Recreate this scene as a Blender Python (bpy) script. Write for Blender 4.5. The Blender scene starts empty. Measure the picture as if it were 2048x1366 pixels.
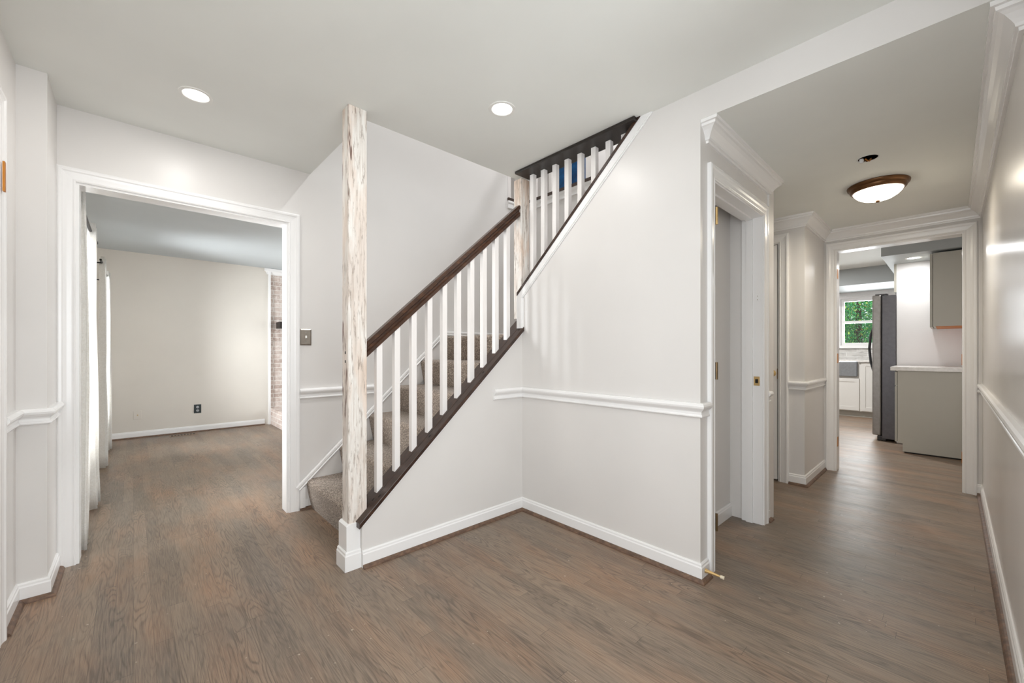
import bpy, bmesh, math, random
from mathutils import Vector, Matrix
random.seed(7)
S = bpy.context.scene
COL = S.collection
PI = math.pi

# ------------------------------------------------------------------ camera
cd = bpy.data.cameras.new('camera'); cam = bpy.data.objects.new('camera', cd); COL.objects.link(cam)
cam.location = (0, 0, 1.1426)
cam.rotation_euler = (PI/2, 0, math.radians(47.1772 - 90))
cd.sensor_width = 36; cd.lens = 816.9864/2048*36; cd.shift_y = (702.5-683)/2048
cd.clip_start = 0.02; cd.clip_end = 200
S.camera = cam

# ------------------------------------------------------------------ view, world, daylight
S.view_settings.view_transform = 'Standard'; S.view_settings.look = 'None'
S.view_settings.gamma = 1; S.view_settings.use_curve_mapping = False
S.view_settings.exposure = 0.0
S.cycles.use_denoising = True
S.cycles.max_bounces = 10; S.cycles.diffuse_bounces = 6; S.cycles.glossy_bounces = 4
S.cycles.transmission_bounces = 6; S.cycles.transparent_max_bounces = 16
S.cycles.sample_clamp_indirect = 6
w = bpy.data.worlds.new('world'); S.world = w; w.use_nodes = True
w.node_tree.nodes['Background'].inputs[0].default_value = (0.86, 0.93, 1.0, 1)
w.node_tree.nodes['Background'].inputs[1].default_value = 2.2

def area(name, loc, rot, sx, sy, power, color=(1, 1, 1), shape='RECTANGLE', spread=PI, portal=False):
    l = bpy.data.lights.new(name, 'AREA'); l.shape = shape; l.size = sx; l.size_y = sy
    l.energy = power; l.color = color; l.spread = spread
    l.cycles.is_portal = portal
    o = bpy.data.objects.new(name, l); COL.objects.link(o)
    o.location = loc; o.rotation_euler = rot
    return o
# daylight at the real windows, plus added fill lamps where none is known
DAY = (.93, .97, 1.0)
area('window_and_fill_light', (-0.40, -0.35, 1.35), (0, -PI/2, 0), 1.7, 1.9, 24, DAY)  # added fill at an invented window behind the camera
area('window_and_fill_light', (0.4, -1.595, 1.35), (PI/2, 0, 0), 1.3, 1.8, 42, DAY)  # fill lamp for the other invented window behind the camera
area('window_and_fill_light', (-0.52, 3.9, 1.2), (0, -PI/2, 0), 1.55, .82, 105, DAY)
area('window_and_fill_light', (-0.52, 6.2, 1.2), (0, -PI/2, 0), 1.55, .82, 125, DAY)
area('window_and_fill_light', (4.18, 5.3, 1.3), (0, PI/2, 0), 1.6, 2.4, 55, DAY)  # added fill brightening the living room; no window in this wall
area('window_and_fill_light', (9.95, 1.0, 1.7), (0, PI/2, 0), .85, .85, 45, DAY)

# ------------------------------------------------------------------ materials
def srgb(r, g, b):
    f = lambda c: (c/255/12.92) if c/255 <= .04045 else ((c/255+.055)/1.055)**2.4
    return (f(r), f(g), f(b), 1)
class NT:
    def __init__(s, name):
        s.m = bpy.data.materials.new(name); s.m.use_nodes = True
        s.t = s.m.node_tree; s.b = s.t.nodes['Principled BSDF']; s.L = s.t.links
    def n(s, typ, **kw):
        x = s.t.nodes.new(typ)
        for k, v in kw.items():
            if k in ('operation', 'blend_type', 'data_type', 'noise_dimensions', 'wave_type', 'bands_direction', 'feature', 'interpolation_type', 'distance', 'offset', 'offset_frequency', 'squash'):
                setattr(x, k, v)
            else: x.inputs[k.replace('_', ' ')].default_value = v
        return x
    def link(s, a, b): s.L.new(a, b)
    def coord(s, scale=(1, 1, 1), rot=(0, 0, 0), loc=(0, 0, 0)):
        c = s.t.nodes.new('ShaderNodeNewGeometry'); mp = s.t.nodes.new('ShaderNodeMapping')
        mp.inputs['Scale'].default_value = scale; mp.inputs['Rotation'].default_value = rot; mp.inputs['Location'].default_value = loc
        s.link(c.outputs['Position'], mp.inputs['Vector']); return mp.outputs[0]
    def noise(s, vec, scale, detail=2, rough=.5, dist=0):
        x = s.t.nodes.new('ShaderNodeTexNoise'); x.inputs['Scale'].default_value = scale
        x.inputs['Detail'].default_value = detail; x.inputs['Roughness'].default_value = rough; x.inputs['Distortion'].default_value = dist
        s.link(vec, x.inputs['Vector']); return x.outputs['Fac']
    def ramp(s, fac, stops):
        x = s.t.nodes.new('ShaderNodeValToRGB'); cr = x.color_ramp
        while len(cr.elements) < len(stops): cr.elements.new(.5)
        for e, (p, c) in zip(cr.elements, stops): e.position = p; e.color = c if len(c) == 4 else (*c, 1)
        s.link(fac, x.inputs[0]); return x.outputs[0]
    def math(s, op, a, b=None, c=None):
        x = s.t.nodes.new('ShaderNodeMath'); x.operation = op
        for i, v in enumerate((a, b, c)):
            if v is None: continue
            if isinstance(v, (int, float)): x.inputs[i].default_value = v
            else: s.link(v, x.inputs[i])
        return x.outputs[0]
    def mix(s, fac, a, b, mode='MIX'):
        x = s.t.nodes.new('ShaderNodeMix'); x.data_type = 'RGBA'; x.blend_type = mode
        for i, v in ((0, fac), (6, a), (7, b)):
            if isinstance(v, (int, float)): x.inputs[i].default_value = v
            elif isinstance(v, tuple): x.inputs[i].default_value = v
            else: s.link(v, x.inputs[i])
        return x.outputs[2]
    def bump(s, h, strength=.2, dist=.002):
        x = s.t.nodes.new('ShaderNodeBump'); x.inputs['Strength'].default_value = strength; x.inputs['Distance'].default_value = dist
        s.link(h, x.inputs['Height']); s.link(x.outputs[0], s.b.inputs['Normal'])
    def base(s, c):
        if isinstance(c, tuple): s.b.inputs['Base Color'].default_value = c
        else: s.link(c, s.b.inputs['Base Color'])
        return s
    def set(s, **kw):
        for k, v in kw.items(): s.b.inputs[k.replace('_', ' ')].default_value = v
        return s
M = {}
def paint(name, col, rough=.45, bump=.05, var=.04, scale=260):
    t = NT(name); v = t.coord()
    n = t.noise(v, 2.2, 3)
    c2 = tuple(x*(1-var) for x in col[:3])+(1,)
    t.base(t.ramp(n, [(.3, c2), (.7, col)]))
    t.bump(t.noise(v, scale, 2), bump, .001)
    t.set(Roughness=rough); M[name] = t.m; return t.m
paint('wall', srgb(223, 220, 217), .36)
paint('corridor_wall', srgb(222, 218, 213), .24)
paint('living_wall', srgb(219, 213, 204), .6)
paint('ceiling', srgb(238, 240, 236), .75)
paint('ceiling_cool_shade', srgb(196, 202, 204), .75)  # same ceiling paint, darkened and cooled to stand for dimmer, cooler light
paint('trim', srgb(240, 239, 238), .22, .02, .02)
paint('baluster_white', srgb(240, 236, 233), .4, .03, .02)
paint('kitchen_wall', srgb(244, 243, 244), .5)
paint('cabinet_grey', srgb(182, 179, 168), .4, .02)
paint('cabinet_white', srgb(228, 226, 220), .35, .02)
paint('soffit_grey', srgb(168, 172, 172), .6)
paint('plastic_white', srgb(236, 236, 232), .3, 0, 0)
def simple(name, col, rough=.4, metal=0, **kw):
    t = NT(name); v = t.coord()
    c2 = tuple(x*.88 for x in col[:3])+(1,)
    t.base(t.ramp(t.noise(v, 30, 3), [(.35, c2), (.65, col)])); t.set(Roughness=rough, Metallic=metal, **kw); M[name] = t.m; return t
simple('brass', srgb(204, 172, 116), .4, .6)
simple('shadow_brown', srgb(132, 116, 102), .8)  # brown-grey tone of the shadow gap beside the door casing
simple('copper_hinge', srgb(198, 128, 50), .4, .7)
simple('old_brass', srgb(120, 98, 70), .4, .8)
simple('bronze', srgb(112, 78, 48), .35, .7)
simple('box_brown', srgb(118, 78, 54), .6)
simple('nickel', srgb(170, 162, 152), .32, .9)
simple('black_metal', srgb(22, 20, 20), .4, .6)
simple('black_plastic', srgb(28, 40, 42), .35)
simple('steel_dark', srgb(100, 98, 101), .32, .85)
simple('steel_edge', srgb(150, 146, 142), .3, .85)
simple('steel_bright', srgb(160, 164, 168), .22, .95)
simple('handle_dark', srgb(70, 70, 72), .25, .8)
simple('gap_dark', srgb(20, 17, 15), .8)
simple('quartz', srgb(236, 233, 228), .22)
simple('rubber_cream', srgb(226, 214, 190), .6)
simple('raw_wood_edge', srgb(196, 120, 60), .6)
simple('vent_brown', srgb(150, 128, 110), .5)
simple('plastic_cap', srgb(225, 225, 225), .5)
simple('bark', srgb(70, 55, 42), .9)

# dark stained wood
def darkwood(name, a, b, c, rough, scale=(40, 40, 40)):
    t = NT(name); v = t.coord(scale=scale)
    n = t.noise(v, 1, 5, .6); n2 = t.noise(t.coord(), 9, 3)
    x = t.ramp(n, [(.3, a), (.52, b), (.75, c)])
    t.base(t.mix(t.math('MULTIPLY', n2, .5), x, b)); t.bump(n, .15, .001); t.set(Roughness=rough); M[name] = t.m
darkwood('dark_wood', srgb(38, 25, 20), srgb(58, 40, 31), srgb(92, 62, 44), .32, (14, 90, 30))
darkwood('rail_wood', srgb(44, 29, 22), srgb(70, 47, 35), srgb(108, 73, 50), .3, (14, 90, 30))
darkwood('espresso', srgb(30, 24, 21), srgb(38, 31, 27), srgb(48, 39, 33), .38, (60, 10, 60))
darkwood('shoe_wood', srgb(72, 55, 44), srgb(106, 82, 66), srgb(142, 110, 86), .5, (30, 30, 60))

# oak floor : strips along Y
def floor_mat():
    t = NT('oak_floor')
    g = t.t.nodes.new('ShaderNodeNewGeometry'); sx = t.t.nodes.new('ShaderNodeSeparateXYZ'); t.link(g.outputs['Position'], sx.inputs[0])
    X, Y = sx.outputs[0], sx.outputs[1]
    W = .060
    row = t.math('FLOOR', t.math('DIVIDE', X, W))
    wn = t.t.nodes.new('ShaderNodeTexWhiteNoise'); wn.noise_dimensions = '1D'; t.link(row, wn.inputs['W'])
    yo = t.math('ADD', Y, t.math('MULTIPLY', wn.outputs['Value'], 9.0))
    seg = t.math('FLOOR', t.math('DIVIDE', yo, 1.15))
    cb = t.t.nodes.new('ShaderNodeCombineXYZ'); t.link(row, cb.inputs[0]); t.link(seg, cb.inputs[1])
    wn2 = t.t.nodes.new('ShaderNodeTexWhiteNoise'); wn2.noise_dimensions = '3D'; t.link(cb.outputs[0], wn2.inputs['Vector'])
    rnd = wn2.outputs['Value']
    # gaps
    fx = t.math('ABSOLUTE', t.math('SUBTRACT', t.math('FRACT', t.math('DIVIDE', X, W)), .5))
    fy = t.math('ABSOLUTE', t.math('SUBTRACT', t.math('FRACT', t.math('DIVIDE', yo, 1.15)), .5))
    gap = t.math('MAXIMUM', t.math('GREATER_THAN', fx, .4915), t.math('GREATER_THAN', fy, .4992))
    # cathedral grain: contour lines of a stretched noise, different on each strip
    cv = t.t.nodes.new('ShaderNodeCombineXYZ')
    t.link(t.math('ADD', t.math('MULTIPLY', X, 16.0), t.math('MULTIPLY', rnd, 40)), cv.inputs[0])
    t.link(t.math('MULTIPLY', Y, 1.7), cv.inputs[1]); t.link(t.math('MULTIPLY', rnd, 17), cv.inputs[2])
    n = t.noise(cv.outputs[0], 1, 1.5, .4, .25)
    wv = t.math('SINE', t.math('MULTIPLY', n, 92))
    line = t.math('POWER', t.math('MULTIPLY_ADD', wv, .5, .5), 3.2)
    # fine pores
    pv = t.coord(scale=(230, 9, 1)); pores = t.noise(pv, 1, 3, .6)
    pore = t.ramp(pores, [(.46, (0, 0, 0)), (.6, (1, 1, 1))])
    # colours
    base = t.ramp(rnd, [(0, srgb(117, 102, 88)), (.35, srgb(131, 114, 98)), (.7, srgb(142, 123, 105)), (1, srgb(122, 108, 95))])
    patch = t.noise(t.coord(scale=(5, 1.3, 1)), 1, 3, .55)
    base = t.mix(t.ramp(patch, [(.45, (0, 0, 0)), (.72, (.5, .5, .5))]), base, srgb(172, 124, 88))
    cool = t.noise(t.coord(scale=(1.1, .9, 1), loc=(4, 9, 0)), 1, 3, .55)
    base = t.mix(t.ramp(cool, [(.42, (0, 0, 0)), (.75, (.6, .6, .6))]), base, srgb(98, 94, 88))
    fade = t.noise(t.coord(scale=(7, 1.5, 1), loc=(2, 7, 1)), 1, 2)
    col = t.mix(t.math('MULTIPLY', line, t.ramp(fade, [(.35, (.15, .15, .15)), (.65, (.6, .6, .6))])), base, srgb(66, 54, 47))
    col = t.mix(t.math('MULTIPLY', pore, .26), col, srgb(170, 150, 128))
    col = t.mix(t.math('MULTIPLY', gap, .55), col, srgb(48, 40, 34))
    sp = t.noise(t.coord(), 60, 0); spk = t.math('GREATER_THAN', sp, .86)
    col = t.mix(t.math('MULTIPLY', spk, .6), col, srgb(205, 190, 172))
    t.base(col)
    t.link(t.math('MULTIPLY_ADD', t.noise(t.coord(scale=(9, 2, 1)), 1, 2), .16, .32), t.b.inputs['Roughness'])
    dp = t.ramp(t.noise(t.coord(scale=(300, 7, 1), loc=(3, 3, 0)), 1, 3, .6), [(.52, (0, 0, 0)), (.66, (1, 1, 1))])
    t.base(t.mix(t.math('MULTIPLY', dp, .32), col, srgb(70, 60, 52)))
    hgt = t.math('SUBTRACT', t.math('MULTIPLY', pore, .4), t.math('ADD', t.math('MULTIPLY', line, .5), t.math('MULTIPLY', gap, 1.5)))
    t.bump(hgt, .16, .0008)
    M['floor'] = t.m
floor_mat()

def carpet():
    t = NT('carpet'); v = t.coord()
    n = t.noise(v, 125, 2, .7); n2 = t.noise(v, 14, 3)
    c = t.ramp(n, [(.36, srgb(74, 64, 56)), (.5, srgb(136, 120, 106)), (.64, srgb(200, 184, 168))])
    t.base(t.mix(t.math('MULTIPLY', n2, .3), c, srgb(140, 120, 102)))
    t.bump(n, 1, .006); t.set(Roughness=.95); t.b.inputs['Sheen Weight'].default_value = .25; M['carpet'] = t.m
carpet()

def peeled():
    t = NT('peeled_paint')
    v = t.coord(scale=(60, 60, 8)); n = t.noise(v, 1, 5, .68, .3)
    b = t.noise(t.coord(scale=(9, 9, 2.2), loc=(3, 1, 2)), 1, 4, .6)
    z = t.noise(t.coord(scale=(3, 3, 1.2), loc=(8, 1, 0)), 1, 2)
    wood = t.ramp(z, [(.35, srgb(226, 217, 209)), (.6, srgb(232, 218, 206)), (.74, srgb(222, 192, 168))])
    c = t.mix(t.ramp(b, [(.44, (1, 1, 1)), (.56, (0, 0, 0))]), wood, srgb(238, 234, 228))
    fine = t.noise(t.coord(scale=(150, 150, 6)), 1, 3, .6)
    c = t.mix(t.ramp(fine, [(.45, (0, 0, 0)), (.7, (.5, .5, .5))]), c, srgb(168, 148, 130))
    c = t.mix(t.ramp(n, [(.54, (0, 0, 0)), (.64, (.8, .8, .8))]), c, srgb(146, 130, 116))
    k = t.noise(t.coord(scale=(20, 20, 3), loc=(1, 5, 9)), 1, 3, .6)
    c = t.mix(t.ramp(k, [(.64, (0, 0, 0)), (.68, (.9, .9, .9))]), c, srgb(92, 52, 34))
    t.base(c); t.bump(n, .4, .002); t.set(Roughness=.6); M['peeled'] = t.m
peeled()

def brickmat():
    t = NT('brick'); g = t.t.nodes.new('ShaderNodeNewGeometry'); s = t.t.nodes.new('ShaderNodeSeparateXYZ'); t.link(g.outputs['Position'], s.inputs[0])
    c = t.t.nodes.new('ShaderNodeCombineXYZ'); t.link(t.math('ADD', s.outputs[0], s.outputs[1]), c.inputs[0]); t.link(s.outputs[2], c.inputs[1])
    b = t.t.nodes.new('ShaderNodeTexBrick'); t.link(c.outputs[0], b.inputs['Vector'])
    for k, v in {'Color1': srgb(176, 156, 146), 'Color2': srgb(200, 184, 175), 'Mortar': srgb(212, 206, 200), 'Scale': 1, 'Mortar Size': .007, 'Mortar Smooth': .3, 'Bias': 0, 'Brick Width': .21, 'Row Height': .068}.items(): b.inputs[k].default_value = v
    n = t.noise(t.coord(), 25, 4, .65)
    t.base(t.mix(t.ramp(n, [(.45, (0, 0, 0)), (.7, (.7, .7, .7))]), b.outputs['Color'], srgb(228, 220, 214)))
    t.bump(b.outputs['Fac'], -.5, .006); t.set(Roughness=.85); M['brick'] = t.m
brickmat()

def tilemat():
    t = NT('marble_tile'); g = t.t.nodes.new('ShaderNodeNewGeometry'); s = t.t.nodes.new('ShaderNodeSeparateXYZ'); t.link(g.outputs['Position'], s.inputs[0])
    c = t.t.nodes.new('ShaderNodeCombineXYZ'); t.link(s.outputs[1], c.inputs[0]); t.link(s.outputs[2], c.inputs[1])
    b = t.t.nodes.new('ShaderNodeTexBrick'); t.link(c.outputs[0], b.inputs['Vector'])
    for k, v in {'Color1': srgb(214, 212, 208), 'Color2': srgb(196, 194, 190), 'Mortar': srgb(236, 236, 234), 'Scale': 1, 'Mortar Size': .003, 'Brick Width': .3, 'Row Height': .075}.items(): b.inputs[k].default_value = v
    n = t.noise(t.coord(scale=(4, 4, 12)), 1, 5, .7, 1.5)
    t.base(t.mix(t.ramp(n, [(.48, (0, 0, 0)), (.62, (.6, .6, .6))]), b.outputs['Color'], srgb(150, 148, 144))); t.set(Roughness=.3); M['tile'] = t.m
tilemat()

def curtainmat():
    t = NT('linen_curtain'); v = t.coord(scale=(1, 1, 1))
    a = t.noise(t.coord(scale=(900, 900, 60)), 1, 2); b = t.noise(t.coord(scale=(60, 60, 900)), 1, 2)
    wv = t.math('MULTIPLY', t.math('ADD', a, b), .5)
    col = t.ramp(wv, [(.4, srgb(228, 225, 219)), (.6, srgb(247, 246, 244))])
    t.base(col); t.set(Roughness=.9)
    out = t.t.nodes['Material Output']; tr = t.t.nodes.new('ShaderNodeBsdfTranslucent'); t.link(col, tr.inputs[0])
    mx = t.t.nodes.new('ShaderNodeMixShader'); mx.inputs[0].default_value = .45
    t.link(t.b.outputs[0], mx.inputs[1]); t.link(tr.outputs[0], mx.inputs[2]); t.link(mx.outputs[0], out.inputs[0])
    M['curtain'] = t.m
curtainmat()

def glass():
    t = NT('window_glass'); out = t.t.nodes['Material Output']
    tp = t.t.nodes.new('ShaderNodeBsdfTransparent'); gl = t.t.nodes.new('ShaderNodeBsdfGlossy'); gl.inputs['Roughness'].default_value = .02
    fr = t.t.nodes.new('ShaderNodeFresnel'); mx = t.t.nodes.new('ShaderNodeMixShader')
    t.link(fr.outputs[0], mx.inputs[0]); t.link(tp.outputs[0], mx.inputs[1]); t.link(gl.outputs[0], mx.inputs[2]); t.link(mx.outputs[0], out.inputs[0])
    M['glass'] = t.m
glass()

def emit(name, col, s):
    t = NT(name); t.base(col); t.b.inputs['Emission Color'].default_value = col; t.b.inputs['Emission Strength'].default_value = s; M[name] = t.m
emit('lamp_lens', (1, .97, .92, 1), 14)
emit('lamp_bowl', (1, .93, .78, 1), 5)
emit('kitchen_lens', (1, 1, 1, 1), 8)

def leaves():
    t = NT('leaves'); oi = t.t.nodes.new('ShaderNodeNewGeometry')
    wn = oi.outputs['Random Per Island']
    t.base(t.ramp(wn, [(0, srgb(14, 92, 58)), (.5, srgb(44, 148, 84)), (.88, srgb(110, 188, 96)), (1, srgb(216, 206, 80))]))
    t.set(Roughness=.5); M['leaves'] = t.m
leaves()
def bluepic():
    t = NT('blue_canvas'); n = t.noise(t.coord(scale=(2, 3, 6)), 1, 4, .6, 1)
    t.base(t.ramp(n, [(.3, srgb(0, 44, 84)), (.6, srgb(8, 84, 136)), (.8, srgb(90, 160, 186))])); t.set(Roughness=.4); M['blue'] = t.m
bluepic()

# ------------------------------------------------------------------ mesh helpers
def finish(name, bm, mat, parent=None, smooth=False, kind=None, bevel=0):
    bmesh.ops.remove_doubles(bm, verts=bm.verts, dist=1e-6)
    bmesh.ops.recalc_face_normals(bm, faces=bm.faces)
    me = bpy.data.meshes.new(name); bm.to_mesh(me); bm.free()
    me.materials.append(M[mat])
    if smooth:
        for p in me.polygons: p.use_smooth = True
    o = bpy.data.objects.new(name, me); COL.objects.link(o)
    if parent:
        o.parent = parent; o.matrix_parent_inverse = Matrix.Translation(-Vector(root_loc(parent)))
    if kind: o['kind'] = kind
    if bevel:
        b = o.modifiers.new('bevel', 'BEVEL'); b.width = bevel; b.segments = 2; b.limit_method = 'ANGLE'
    if smooth:
        try: me.set_sharp_from_angle(angle=math.radians(40))
        except Exception: pass
    return o
def root_loc(p):
    l = Vector((0, 0, 0))
    while p: l += Vector(p.location); p = p.parent if p.type != 'EMPTY' else None
    return l
def BM(): return bmesh.new()
def box(bm, x0, x1, y0, y1, z0, z1):
    v = [bm.verts.new((x, y, z)) for x in (x0, x1) for y in (y0, y1) for z in (z0, z1)]
    for f in ((0, 1, 3, 2), (4, 6, 7, 5), (0, 4, 5, 1), (2, 3, 7, 6), (0, 2, 6, 4), (1, 5, 7, 3)):
        bm.faces.new([v[i] for i in f])
    return bm
def boxes(*bs):
    bm = BM()
    for b in bs:
        t = BM(); box(t, *b); me = bpy.data.meshes.new('t'); t.to_mesh(me); t.free(); bm.from_mesh(me); bpy.data.meshes.remove(me)
    return bm
def prism(bm, pts, fn, a, b):
    """closed 2D polygon pts extruded from a to b; fn(p, t)->xyz"""
    va = [bm.verts.new(fn(p, a)) for p in pts]; vb = [bm.verts.new(fn(p, b)) for p in pts]
    bm.faces.new(va); bm.faces.new(vb[::-1]); n = len(pts)
    for i in range(n): bm.faces.new((va[i], va[(i+1) % n], vb[(i+1) % n], vb[i]))
    return bm
def XZ(p, t): return (p[0], t, p[1])
def YZ(p, t): return (t, p[0], p[1])
def XY(p, t): return (p[0], p[1], t)
def sweep(bm, path, prof, fn=XY, side=1):
    """sweep a profile [(d, t)] along a 2D path with mitred corners; d offsets to the left (side=1) of travel, t goes to fn's third value"""
    P = [Vector(p) for p in path]; n = len(P); rings = []
    for i in range(n):
        ns = []
        if i > 0: d = (P[i]-P[i-1]).normalized(); ns.append(Vector((-d.y, d.x))*side)
        if i < n-1: d = (P[i+1]-P[i]).normalized(); ns.append(Vector((-d.y, d.x))*side)
        m = ns[0] if len(ns) == 1 else (ns[0]+ns[1])/(1+ns[0].dot(ns[1]))
        rings.append([bm.verts.new(fn(P[i]+m*d, t)) for d, t in prof])
    k = len(prof)
    for i in range(n-1):
        for j in range(k):
            bm.faces.new((rings[i][j], rings[i][(j+1) % k], rings[i+1][(j+1) % k], rings[i+1][j]))
    bm.faces.new(rings[0]); bm.faces.new(rings[-1][::-1])
    return bm
def lathe(bm, prof, c, axis='z', seg=32, a0=0, a1=2*PI):
    """prof: [(r, h)]"""
    rings = []
    full = abs(a1-a0-2*PI) < 1e-6; m = seg if full else seg+1
    for r, h in prof:
        ring = []
        for i in range(m):
            a = a0+(a1-a0)*i/seg; u, v = r*math.cos(a), r*math.sin(a)
            p = {'z': (u, v, h), 'x': (h, u, v), 'y': (u, h, v)}[axis]
            ring.append(bm.verts.new((c[0]+p[0], c[1]+p[1], c[2]+p[2])))
        rings.append(ring)
    for i in range(len(rings)-1):
        for j in range(m if full else m-1):
            q = [rings[i][j], rings[i][(j+1) % m], rings[i+1][(j+1) % m], rings[i+1][j]]
            bm.faces.new(q)
    if full:
        for rg in (rings[0], rings[-1]):
            if prof[0][0] > 1e-5 or rg is rings[-1]:
                try: bm.faces.new(rg)
                except Exception: pass
    return bm
def tube(bm, pts, r, seg=10):
    P = [Vector(p) for p in pts]; rings = []
    for i, p in enumerate(P):
        d = (P[min(i+1, len(P)-1)]-P[max(i-1, 0)]).normalized()
        up = Vector((0, 0, 1)) if abs(d.z) < .9 else Vector((1, 0, 0))
        a = d.cross(up).normalized(); b = d.cross(a)
        rr = r[i] if isinstance(r, (list, tuple)) else r
        rings.append([bm.verts.new(p+(a*math.cos(2*PI*k/seg)+b*math.sin(2*PI*k/seg))*rr) for k in range(seg)])
    for i in range(len(P)-1):
        for k in range(seg): bm.faces.new((rings[i][k], rings[i][(k+1) % seg], rings[i+1][(k+1) % seg], rings[i+1][k]))
    bm.faces.new(rings[0]); bm.faces.new(rings[-1][::-1]); return bm
def struct(name, bm, mat, parent=None, **kw): return finish(name, bm, mat, parent, kind=None if parent else 'structure', **kw)
def thing(name, loc, label, cat, group=None):
    o = bpy.data.objects.new(name, None); COL.objects.link(o); o.location = loc; o.empty_display_size = .1
    o['label'] = label; o['category'] = cat
    if group: o['group'] = group
    return o
def tag(o, label, cat, group=None):
    o['label'] = label; o['category'] = cat
    if group: o['group'] = group
    return o
def setorigin(o, loc):
    """shift a top-level mesh's origin"""
    loc = Vector(loc); o.data.transform(Matrix.Translation(-loc)); o.location = loc; return o

ZC, ZL = 2.44, 2.295          # foyer and corridor ceiling heights
XW, Y1, Y3 = 2.065, 2.12, 3.20    # under-stair wall, stair side wall, back wall
YC, YR = .852, -.16           # corridor left and right walls
XE = 4.92                     # corridor end wall

# ------------------------------------------------------------------ floors and ceilings
struct('floor', boxes((-.6, 10, -1.8, 7.5, -.2, 0)), 'floor')
struct('ceiling_foyer', boxes((-.5, .95, -1.7, 3.2, ZC, 2.74), (.95, XW, -1.7, 2.24, ZC, 2.74), (XW, 2.19, -1.7, 2.24, ZC, 2.74)), 'ceiling')
struct('ceiling_corridor', boxes((2.0655, 2.18, -.16, YC, ZL-.001, ZL), (2.18, XE, -.16, .86, ZL-.001, ZC), (3.155, 4.3, .86, 2.4, ZL, ZC)), 'ceiling')
struct('ceiling_living', boxes((-.5, 4.3, 3.31, 7.4, ZC, 2.6)), 'ceiling_cool_shade')
struct('ceiling_kitchen', boxes((5.04, 9.9, -.3, 4.1, 2.5, 2.7)), 'ceiling')
struct('floor_upper', boxes((2.19, 4.8, -1.7, .84, 2.44, 2.735), (3.24, 4.8, .84, 3.31, 2.44, 2.735), (2.905, 4.8, 3.31, 5.3, 2.6, 2.735)), 'floor')
struct('ceiling_upper', boxes((-.6, 4.9, -1.8, 5.4, 5.1, 5.2)), 'ceiling')

# ------------------------------------------------------------------ walls
struct('wall_back', boxes((-.5, -.226, Y3, 3.31, 0, 2.44), (-.226, .805, Y3, 3.31, 2.05, 2.44), (.805, 2.905, Y3, 3.31, 0, 2.44),
    (2.905, 3.24, Y3, 3.31, 0, 2.735), (-.5, 2.905, Y3, 3.31, 2.44, 5.1)), 'wall')
struct('wall_left', boxes((-.5, -.39, -1.7, -1.35, 0, ZC), (-.5, -.39, .65, 1.55, 0, ZC), (-.5, -.39, -1.35, .65, 0, .45), (-.5, -.39, -1.35, .65, 2.25, ZC),
    (-.5, -.39, 1.55, 2.49, 2.08, ZC), (-.5, -.39, 2.49, 2.875, 0, ZC), (-.5, -.295, 2.875, Y3, 0, ZC)), 'wall')
struct('wall_front', boxes((-.39, -.3, -1.7, -1.6, 0, ZC), (1.1, 1.3, -1.7, -1.6, 0, ZC), (-.3, 1.1, -1.7, -1.6, 0, .4), (-.3, 1.1, -1.7, -1.6, 2.3, ZC)), 'wall')
# half wall closing the lower flight
cap0 = (.863, .243-.022); SL = .8955
def capz(x): return .243+SL*(x-.863)          # top of the stringer cap
bm = BM(); prism(bm, [(.885, 0), (2.18, 0), (2.18, capz(2.18)-.03), (.885, capz(.885)-.03)], XZ, Y1, 2.235); struct('wall_stairside', bm, 'wall')
# wall under the upper flight
def ucapz(y): return 1.553+.9034*(2.153-y)    # underside of upper cap
bm = BM(); prism(bm, [(YC, 0), (Y1, 0), (Y1, ucapz(Y1)-.0), (YC+.318-.0, ZC), (YC, ZC)], YZ, XW, 2.18)
box(bm, XW, 2.18, -.16, YC, ZL, ZC); box(bm, XW, 2.18, Y1, 2.158, capz(2.065)+.0, ucapz(2.158))
struct('wall_understair', bm, 'wall')
struct('wall_foyer_right', boxes((1.2, 2.3, -.26, YR, 0, ZC), (1.2, 1.3, -1.6, -.26, 0, ZC)), 'corridor_wall')
struct('wall_corridor_right', boxes((2.3, 5.04, -.3, YR, 0, ZL)), 'corridor_wall')
struct('wall_corridor_left', boxes((2.18, 2.22, YC, .97, 0, ZL), (3.035, 3.155, YC, .97, 0, ZL), (2.22, 3.035, YC, .97, 2.035, ZL), (3.05, 3.155, .97, 1.055, 0, ZL), (3.141, 3.155, 1.055, 2.4, 0, ZL)), 'wall')
struct('wall_closet', boxes((2.18, 3.05, 1.055, 1.1, 0, 2.28), (2.18, 3.05, .97, 1.055, 2.24, 2.28)), 'wall')
struct('wall_niche', boxes((4.165, XE, YC, 1.0, 0, ZL), (4.165, 4.28, 1.0, 1.035, 0, ZL), (4.165, 4.28, 1.83, 2.4, 0, ZL), (4.165, 4.28, 1.035, 1.83, 2.095, ZL), (3.05, 4.28, 2.4, 2.5, 0, ZL)), 'wall')
struct('wall_corridor_end', boxes((XE, 5.04, -.3, -.062, 0, 2.5), (XE, 5.04, .762, 4.1, 0, 2.5), (XE, 5.04, -.062, .762, 2.105, 2.5)), 'wall')
struct('wall_stairwell_right', boxes((3.14, 3.24, .84, Y3, 0, 2.735)), 'wall')
struct('wall_upper_right', boxes((4.7, 4.8, -1.7, 5.3, 2.74, 5.1)), 'wall')
struct('wall_upper_back', boxes((2.905, 4.8, 5.2, 5.3, 2.74, 5.1), (2.8, 2.905, 3.31, 5.3, 2.74, 5.1)), 'wall')
struct('wall_upper_front', boxes((-.5, 4.8, -1.8, -1.7, 2.74, 5.1)), 'wall')
struct('wall_upper_left', boxes((-.6, -.5, -1.8, 5.3, 2.74, 5.1)), 'wall')
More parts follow.
